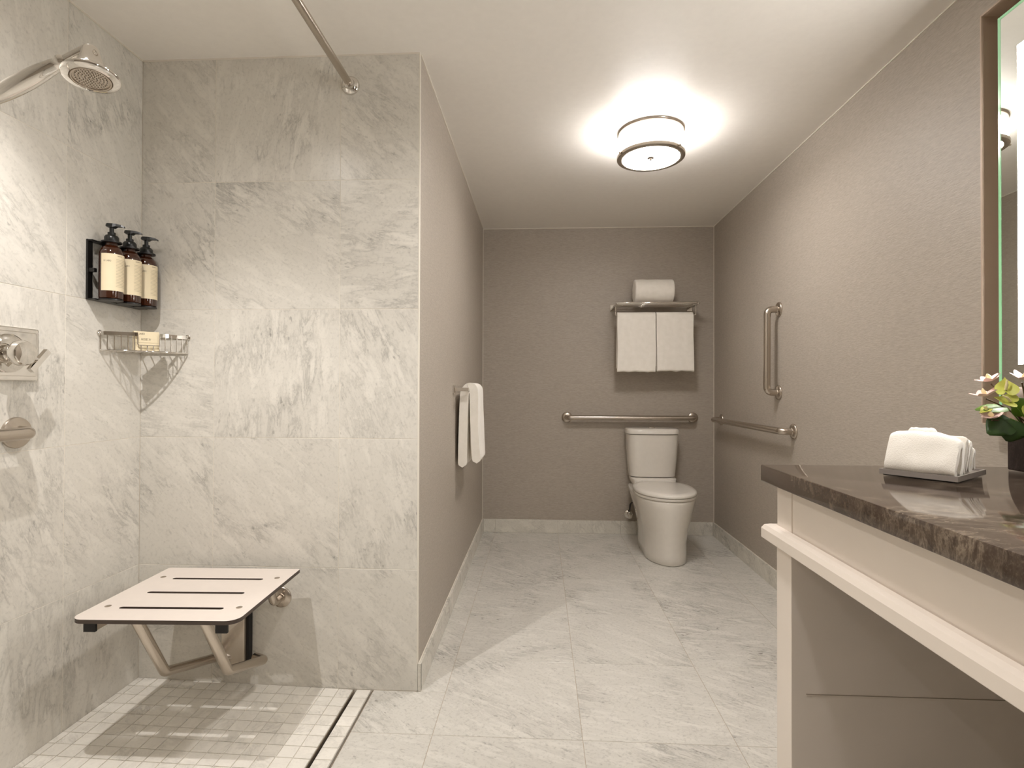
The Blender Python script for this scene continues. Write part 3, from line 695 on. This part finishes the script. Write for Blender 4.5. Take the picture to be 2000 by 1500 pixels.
# rolled towel: a spiral sheet
sp = []
turns = 4.2
for k in range(150):
    a = 2*PI*turns*k/149; r = .012+.068*k/149
    sp.append((r*math.cos(a+.6)*1.0, max(-.0785, r*math.sin(a+.6)) if False else r*math.sin(a+.6)))
zc = ZS+.0075+.0865
def place(a, z, s): return (.652+.288*s, 3.845-a, zc+z*.985)
def wob(a, z, s):
    k = max(0, 1-min(s, 1-s)/.06); r = math.hypot(a, z)
    return ((.5-s)*2*.012*max(0, nz((a, z, 0), 26, 4))*k*0-(.010*(r/.08)*k*(1 if s > .5 else -1)), a*-.06*k*-1, -z*.05*k+nz((s*3, a*6, z*6), 2, 5)*.004)
mb = MB(); sweep(mb, sp, .0150, place, 22, wob)
o = mb.build('rolled_towel', 'towel', base=(.80, 3.845, ZS), smooth=True, angle=60); tag(o, 'white rolled towel lying on top of the chrome towel shelf', 'towel', 'towels on the towel shelf')

# towel bar on the alcove's left wall with a hand towel
bxx = XA+.068; bzz = 1.052
t = thing('towel_bar', 'short chrome towel bar on the taupe wall left of the alcove', 'towel bar', (XA, 2.62, bzz))
for y in (2.612, 3.12):
    MB().box((XA, y-.020, bzz-.020), (XA+.010, y+.020, bzz+.020), bev=.0015).build('mount_plate', 'chrome', t)
    MB().box((XA+.008, y-.009, bzz-.009), (bxx+.009, y+.009, bzz+.009), bev=.001).build('post', 'chrome', t)
MB().tube([(bxx, 2.612, bzz), (bxx, 3.12, bzz)], .008, 14).build('bar', 'chrome', t, smooth=True)
line = interp([(-.032, .685), (-.031, .75), (-.027, .90), (-.022, 1.02), (-.016, 1.045), (-.004, 1.060), (.010, 1.063), (.021, 1.055), (.026, 1.03), (.028, .95), (.030, .80), (.036, .705)], 5)
def place(a, z, s): return (bxx+a, 2.672+.25*s, z)
def wob(a, z, s):
    d = nz((s*1.5, z, a*4), 4, 8)*.010*min(1, (1.08-z)*5)
    return (d if a > 0 else d*.3, nz((z, a*6, 0), 6, 3)*.008, nz((s*2, a*3, 0), 4, 3)*.006 if z < .85 else 0)
mb = MB(); sweep(mb, line, .044, place, 24, wob)
o = mb.build('hand_towel', 'towel', base=(bxx, 2.83, .70), smooth=True, angle=50); tag(o, 'white hand towel folded over the short chrome bar on the alcove wall', 'towel')

# ================================================================== VANITY
CX, CY1, CZT, CTH = .581, 1.453, .860, .043
CY0 = -.60
t = tag(MB().box((CX, CY0, CZT-CTH), (XR-.0005, CY1, CZT), bev=.003).build('countertop', 'brown_marble', base=(.92, .43, CZT-CTH), smooth=True, angle=30), 'polished dark brown marble countertop on the white vanity', 'countertop')
V = thing('vanity', 'white painted open vanity table carrying the brown marble countertop', 'vanity', (.92, .43, 0))
vx0, vy1 = .612, 1.428; zt_ = CZT-CTH-.0005
lg = .080
MB().box((vx0, vy1-lg, .003), (XR-.0145, vy1, .668), bev=.0015).build('end_panel', 'white_wood', V)
MB().box((vx0+.001, vy1-lg+.001, .666), (XR-.002, vy1-.001, zt_), bev=.001).build('end_rail', 'white_wood', V)
MB().box((vx0+.004, CY0+.03, .668), (vx0+.030, vy1-lg+.0005, zt_)).build('apron', 'white_wood', V)
# moulding ledge round the apron
pr = [(.0, .668), (-.026, .668), (-.028, .670), (-.028, .694), (-.022, .704), (-.012, .708), (.0, .709)]
MB().rings([[(vx0+a, y if i else y-(a*1.0 if False else a), z) for a, z in pr] for i, y in ((1, CY0+.03), (0, vy1))]).build('ledge_moulding', 'white_wood', V)
MB().rings([[(x-(0 if i else -a*1.0 if False else 0)+(a if i == 0 else 0), vy1-a, z) for a, z in pr] for i, x in ((0, vx0), (1, XR-.002))]).build('ledge_moulding', 'white_wood', V)
MB().box((vx0+.004, CY0+.03, .003), (XR-.0145, CY0+.06, .668), bev=.0015).build('end_panel', 'white_wood', V)
MB().box((vx0+.035, vy1-lg-.0012, .3175), (XR-.02, vy1-lg+.001, .3187)).build('panel_seam', 'seam', V)

# framed lit mirror: a mirror box floating inside a deep frame
MG, MF, MY1, MY0, MZ0, MZ1 = 1.197, 1.190, 1.513, -.20, .969, 2.068
GY1, GY0, GZ0, GZ1 = 1.468, MY0+.045, 1.010, 2.031
t = thing('mirror', 'lit wall mirror in a deep bronze frame above the countertop', 'mirror', (XR, .65, MZ0))
ft = .0045
MB().box((MF, MY1, MZ0), (XR-.0005, MY1+ft, MZ1+ft), bev=.0006).build('frame_side', 'frame_metal', t)
MB().box((MF, MY0-ft, MZ0), (XR-.0005, MY0, MZ1+ft), bev=.0006).build('frame_side', 'frame_metal', t)
MB().box((MF, MY0, MZ1), (XR-.0005, MY1, MZ1+ft), bev=.0006).build('frame_top', 'frame_metal', t)
MB().box((MF, MY0, MZ0-ft), (XR-.0005, MY1, MZ0), bev=.0006).build('frame_bottom', 'frame_metal', t)
MB().box((XR-.006, MY0, MZ0), (XR-.0008, MY1, MZ1)).build('back_panel', 'frame_metal', t)
MB().box((MG+.006, GY0+.004, GZ0+.004), (XR-.006, GY1-.004, GZ1-.004)).build('mirror_box', 'frame_metal', t)
gl = MB().box((MG, GY0, GZ0), (MG+.006, GY1, GZ1)).build('mirror_glass', ['mirror', 'glass_edge'], t)
for p in gl.data.polygons: p.material_index = 0 if p.normal.x < -.9 else 1
for a, b in (((MG-.0003, GY1-.0035, GZ0), (MG-.0003, GY1-.0035, GZ1)), ((MG-.0003, GY0, GZ1-.0035), (MG-.0003, GY1-.007, GZ1-.0035))):
    MB().sq(a, b, .007, .0012, (1, 0, 0)).build('glass_bevel', 'glass_edge', t)
for y1 in (1.411, GY0+.125):
    MB().box((MG-.0008, y1-.070, 1.122), (MG+.001, y1, 1.925)).build('light_strip', 'led', t)

# tray and cloths on the countertop
Fc = Vector((.881, 1.184, CZT)); uu = Vector((-.614, .789, 0)).normalized(); vv = Vector((.789, .614, 0)).normalized()
TU, TV = .147, .188
def tp(u, v, z): return Fc+uu*u+vv*v+Vector((0, 0, z))
t = thing('tray', 'flat grey rectangular tray holding folded cloths on the brown countertop', 'tray', tp(TU/2, TV/2, 0))
def tbox(mb, u0, u1, v0, v1, z0, z1):
    P = [tp(u, v, z) for z in (z0, z1) for u, v in ((u0, v0), (u1, v0), (u1, v1), (u0, v1))]
    return mb.add(P, [(0,3,2,1),(4,5,6,7),(0,1,5,4),(1,2,6,5),(2,3,7,6),(3,0,4,7)])
tbox(MB(), .006, TU-.006, .006, TV-.006, .0004, .003).build('foot', 'rubber', t)
tbox(MB(), 0, TU, 0, TV, .003, .010).build('base', 'tray', t)
for a in ((0, TU, 0, .004), (0, TU, TV-.004, TV), (0, .004, .004, TV-.004), (TU-.004, TU, .004, TV-.004)): tbox(MB(), *a, .010, .0145).build('rim', 'tray', t)
def cloth(name, label, line, thick, u0, u1, seed, steps=20, amp=.004, top=None):
    line = interp(line, 6)
    def place(a, z, s):
        zz = z*(top(s) if top else 1); return tp(u0+(u1-u0)*s, a, .0105+zz)
    def wob(a, z, s):
        k = max(0, 1-min(s, 1-s)/.12)
        g = nz((s*.8, a*6, z*6), 4, seed)*amp
        return uu*(nz((a, z, 0), 22, seed)*.004)+vv*(g-0)+Vector((0, 0, nz((s*2, a*9, 0), 3, seed+2)*.003*min(1, z*20)-k*k*.006*min(1, z*14)))
    mb = MB(); sweep(mb, line, thick, place, steps, wob)
    return tag(mb.build(name, 'towel', base=tp((u0+u1)/2, line[0][0], .0105), smooth=True, angle=60), label, 'cloth', 'cloths on the grey tray')
cloth('washcloth', 'front smooth folded white washcloth standing on the grey tray',
      [(.018, .0075), (.011, .010), (.011, .020), (.024, .045), (.038, .066), (.048, .077), (.058, .080), (.066, .074), (.062, .055), (.050, .030), (.042, .008)], .014, .006, .138, 3, top=lambda s: .90+.16*min(1, s*3))
cloth('washcloth', 'ruffled white washcloth with gathered edges behind the smooth one on the tray',
      [(.062, .008), (.074, .035), (.087, .072), (.094, .079), (.098, .068), (.086, .030), (.088, .012), (.096, .014), (.104, .045), (.112, .068), (.119, .072), (.120, .060), (.112, .028), (.112, .010), (.120, .012), (.130, .045), (.137, .054), (.141, .044), (.134, .012)], .0085, .008, .100, 6, amp=.010)
cloth('washcloth', 'small rolled white cloth showing behind the other cloths on the tray',
      [(.152, .008), (.146, .030), (.148, .070), (.154, .088), (.162, .088), (.166, .070), (.164, .030), (.166, .010)], .010, .085, .140, 9, amp=.003)

# vase with flowers
vX0, vX1, vY0, vY1 = 1.164, 1.236, 1.31, 1.404
mb = MB()
def vr(z, d, ins=0): return [(vX0-d+ins, vY0-d+ins, z), (vX1+d-ins, vY0-d+ins, z), (vX1+d-ins, vY1+d-ins, z), (vX0-d+ins, vY1+d-ins, z)]
mb.rings([vr(CZT+.0005, -.001), vr(CZT+.003, 0), vr(.962, .0), vr(.964, -.001), vr(.964, 0, .006), vr(.93, 0, .006)])
tag(mb.build('vase', 'vase', base=(1.2, 1.357, CZT)), 'dark stone square vase of flowers at the right end of the countertop', 'vase')
VC = Vector((1.192, 1.358, .955))
def pet(mb, o, d, n, ln, wd, cup=.25, mi=0, seg=6, tip=.9):
    """a petal: grid from o along d with normal n, curled"""
    d = Vector(d).normalized(); n = Vector(n); n = (n-d*n.dot(d)).normalized(); s = d.cross(n); R = []
    for k in range(seg+1):
        q = k/seg; wq = wd*math.sin(PI*min(.98, (.08+.92*q)**tip))**.75
        c = o+d*(ln*q)+n*(cup*ln*(q*q))
        R.append([c+s*(wq*j/2)+n*(cup*.5*wq*abs(j/2)**2) for j in (-2, -1, 0, 1, 2)]+[c+s*(wq*j/2)+n*(cup*.5*wq*abs(j/2)**2)-n*.0011 for j in (2, 1, 0, -1, -2)])
    return mb.rings(R, mi=mi)
def orchid(pos, face, size, label, col='pink', lip='cream_petal', upv=(0, 0, 1)):
    pos = Vector(pos); f = Vector(face).normalized(); u_ = Vector(upv); u_ = (u_-f*u_.dot(f)).normalized(); r_ = f.cross(u_)
    root = VC+Vector((random.uniform(-.02, .02), random.uniform(-.03, .03), -.015))
    t = thing('orchid', label, 'flower', root, 'flowers in the dark vase')
    mid = root.lerp(pos, .55)+Vector((0, 0, .018))
    P = [root.lerp(mid, k/6)*(1-k/6)+mid*(k/6) if False else (root*(1-k/6)**2+mid*2*(1-k/6)*(k/6)+(pos-f*.008)*(k/6)**2) for k in range(7)]
    MB().tube(P, .0018, 8).build('stem', 'stem', t, smooth=True)
    for k in range(5):
        a = 2*PI*k/5+PI/2; d = r_*math.cos(a)+u_*math.sin(a)+f*.25
        mb = MB(); pet(mb, pos, d, f, size*(1. if k in (0, 2, 3) else .95), size*(.30 if k in (0, 2, 3) else .40), .12+.15*random.random()); mb.build('petal', col, t, smooth=True, angle=70)
    mb = MB(); pet(mb, pos+f*.002, f*.8-u_*.5, u_, size*.5, size*.22, .5); mb.build('lip', lip, t, smooth=True, angle=70)
orchid((1.088, 1.362, 1.080), (-.35, .05, .9), .030, 'topmost pale pink orchid leaning left out of the dark vase', upv=(.2, 1, 0))
orchid((1.070, 1.352, 1.044), (-.25, .0, .95), .031, 'pale pink orchid reaching farthest left from the dark vase')
orchid((1.142, 1.335, 1.084), (.0, -.35, .85), .032, 'pale pink orchid standing upright in front of the mirror glass')
orchid((1.078, 1.345, .993), (-.3, -.25, .8), .026, 'lowest pale pink orchid hanging beside the vase rim')
def anthurium(pos, face, upv, size, label, wide=.95):
    pos = Vector(pos); f = Vector(face).normalized(); u_ = Vector(upv); u_ = (u_-f*u_.dot(f)).normalized(); r_ = f.cross(u_)
    root = VC+Vector((random.uniform(-.02, .02), random.uniform(-.03, .03), -.015))
    t = thing('anthurium', label, 'flower', root, 'flowers in the dark vase')
    mid = root.lerp(pos, .5)+Vector((0, 0, .01))
    MB().tube([root*(1-k/6)**2+mid*2*(1-k/6)*(k/6)+pos*(k/6)**2 for k in range(7)], .0022, 8).build('stem', 'leaf_light', t, smooth=True)
    # heart-shaped spathe
    n = 28; ring = []; cen = pos+u_*size*.1
    for k in range(n):
        a = 2*PI*k/n; x = 16*math.sin(a)**3/17; y = -(13*math.cos(a)-5*math.cos(2*a)-2*math.cos(3*a)-math.cos(4*a))/17
        ring.append((x*wide, y))
    mb = MB(); V_ = []
    for q in (.02, .4, .75, 1.):
        V_.append([cen+r_*(x*q*size*.5)+u_*(y*q*size*.55)+f*(size*.22*(q*abs(x))**2+size*.05*q*q) for x, y in ring])
    back = [[p-f*.0012 for p in r] for r in reversed(V_)]
    mb.rings(V_+back, cap=True); mb.build('spathe', 'lime', t, smooth=True, angle=70)
    MB().tube([pos+f*.002, pos+f*.012+u_*size*.18, pos+f*.016+u_*size*.38], [.003, .0032, .0015], 8).build('spadix', 'cream_petal', t, smooth=True)
anthurium((1.110, 1.345, 1.058), (-.35, -.8, .35), (.1, .1, 1), .052, 'upright lime green flower in the middle of the bouquet')
anthurium((1.112, 1.335, 1.030), (-.2, -.7, .5), (-.6, 0, .4), .050, 'lime green flower tucked below the upright one in the bouquet', .8)
anthurium((1.150, 1.320, 1.010), (-.25, -.85, .15), (.15, .1, -.5), .056, 'large round lime green flower low at the picture edge')
anthurium((1.070, 1.350, 1.010), (-.2, -.5, .8), (-.8, -.2, -.35), .036, 'small yellow-green bloom at the left of the bouquet', .6)
def leaf(pos, d, n, ln, wd, mat, label, cup=-.25):
    pos = Vector(pos); root = VC+Vector((random.uniform(-.02, .02), random.uniform(-.03, .03), -.015))
    t = thing('leaf_sprig', label, 'leaf', root, 'leaves in the dark vase')
    mid = root.lerp(pos, .5)+Vector((0, 0, .012))
    MB().tube([root*(1-k/6)**2+mid*2*(1-k/6)*(k/6)+pos*(k/6)**2 for k in range(7)], .0016, 6).build('stem', 'leaf_light', t, smooth=True)
    mb = MB(); pet(mb, pos, d, n, ln, wd, cup, tip=.8, seg=8); mb.build('blade', mat, t, smooth=True, angle=70)
leaf((1.120, 1.345, .990), (-.62, -.15, -.35), (-.2, -.8, .5), .060, .030, 'leaf', 'dark green leaf drooping left over the vase rim')
leaf((1.125, 1.335, .985), (-.25, -.1, -.6), (-.3, -.8, .3), .050, .030, 'leaf', 'dark green leaf hanging down in front of the vase rim')
leaf((1.118, 1.350, 1.015), (-.85, 0, .12), (0, -.5, .8), .065, .018, 'leaf_light', 'bright green leaf pointing left beneath the pink orchids')
leaf((1.150, 1.330, .985), (.2, -.3, -.25), (-.3, -.8, .4), .050, .026, 'leaf_light', 'mid green leaf curling over the front of the vase')
leaf((1.150, 1.335, 1.000), (-.2, -.1, .3), (-.3, -.8, .2), .045, .024, 'leaf_light', 'mid green leaf in the heart of the bouquet')
leaf((1.150, 1.345, 1.030), (.4, .1, .35), (-.3, -.8, .3), .060, .030, 'stem', 'brown curled leaf at the picture edge of the bouquet')
leaf((1.135, 1.345, .970), (-.35, .0, -.1), (-.2, -.8, .5), .040, .026, 'leaf', 'short dark green leaf at the back of the vase rim')
leaf((1.170, 1.320, .975), (.25, -.2, .1), (-.3, -.8, .4), .050, .028, 'leaf', 'dark green leaf at the lower right of the bouquet')
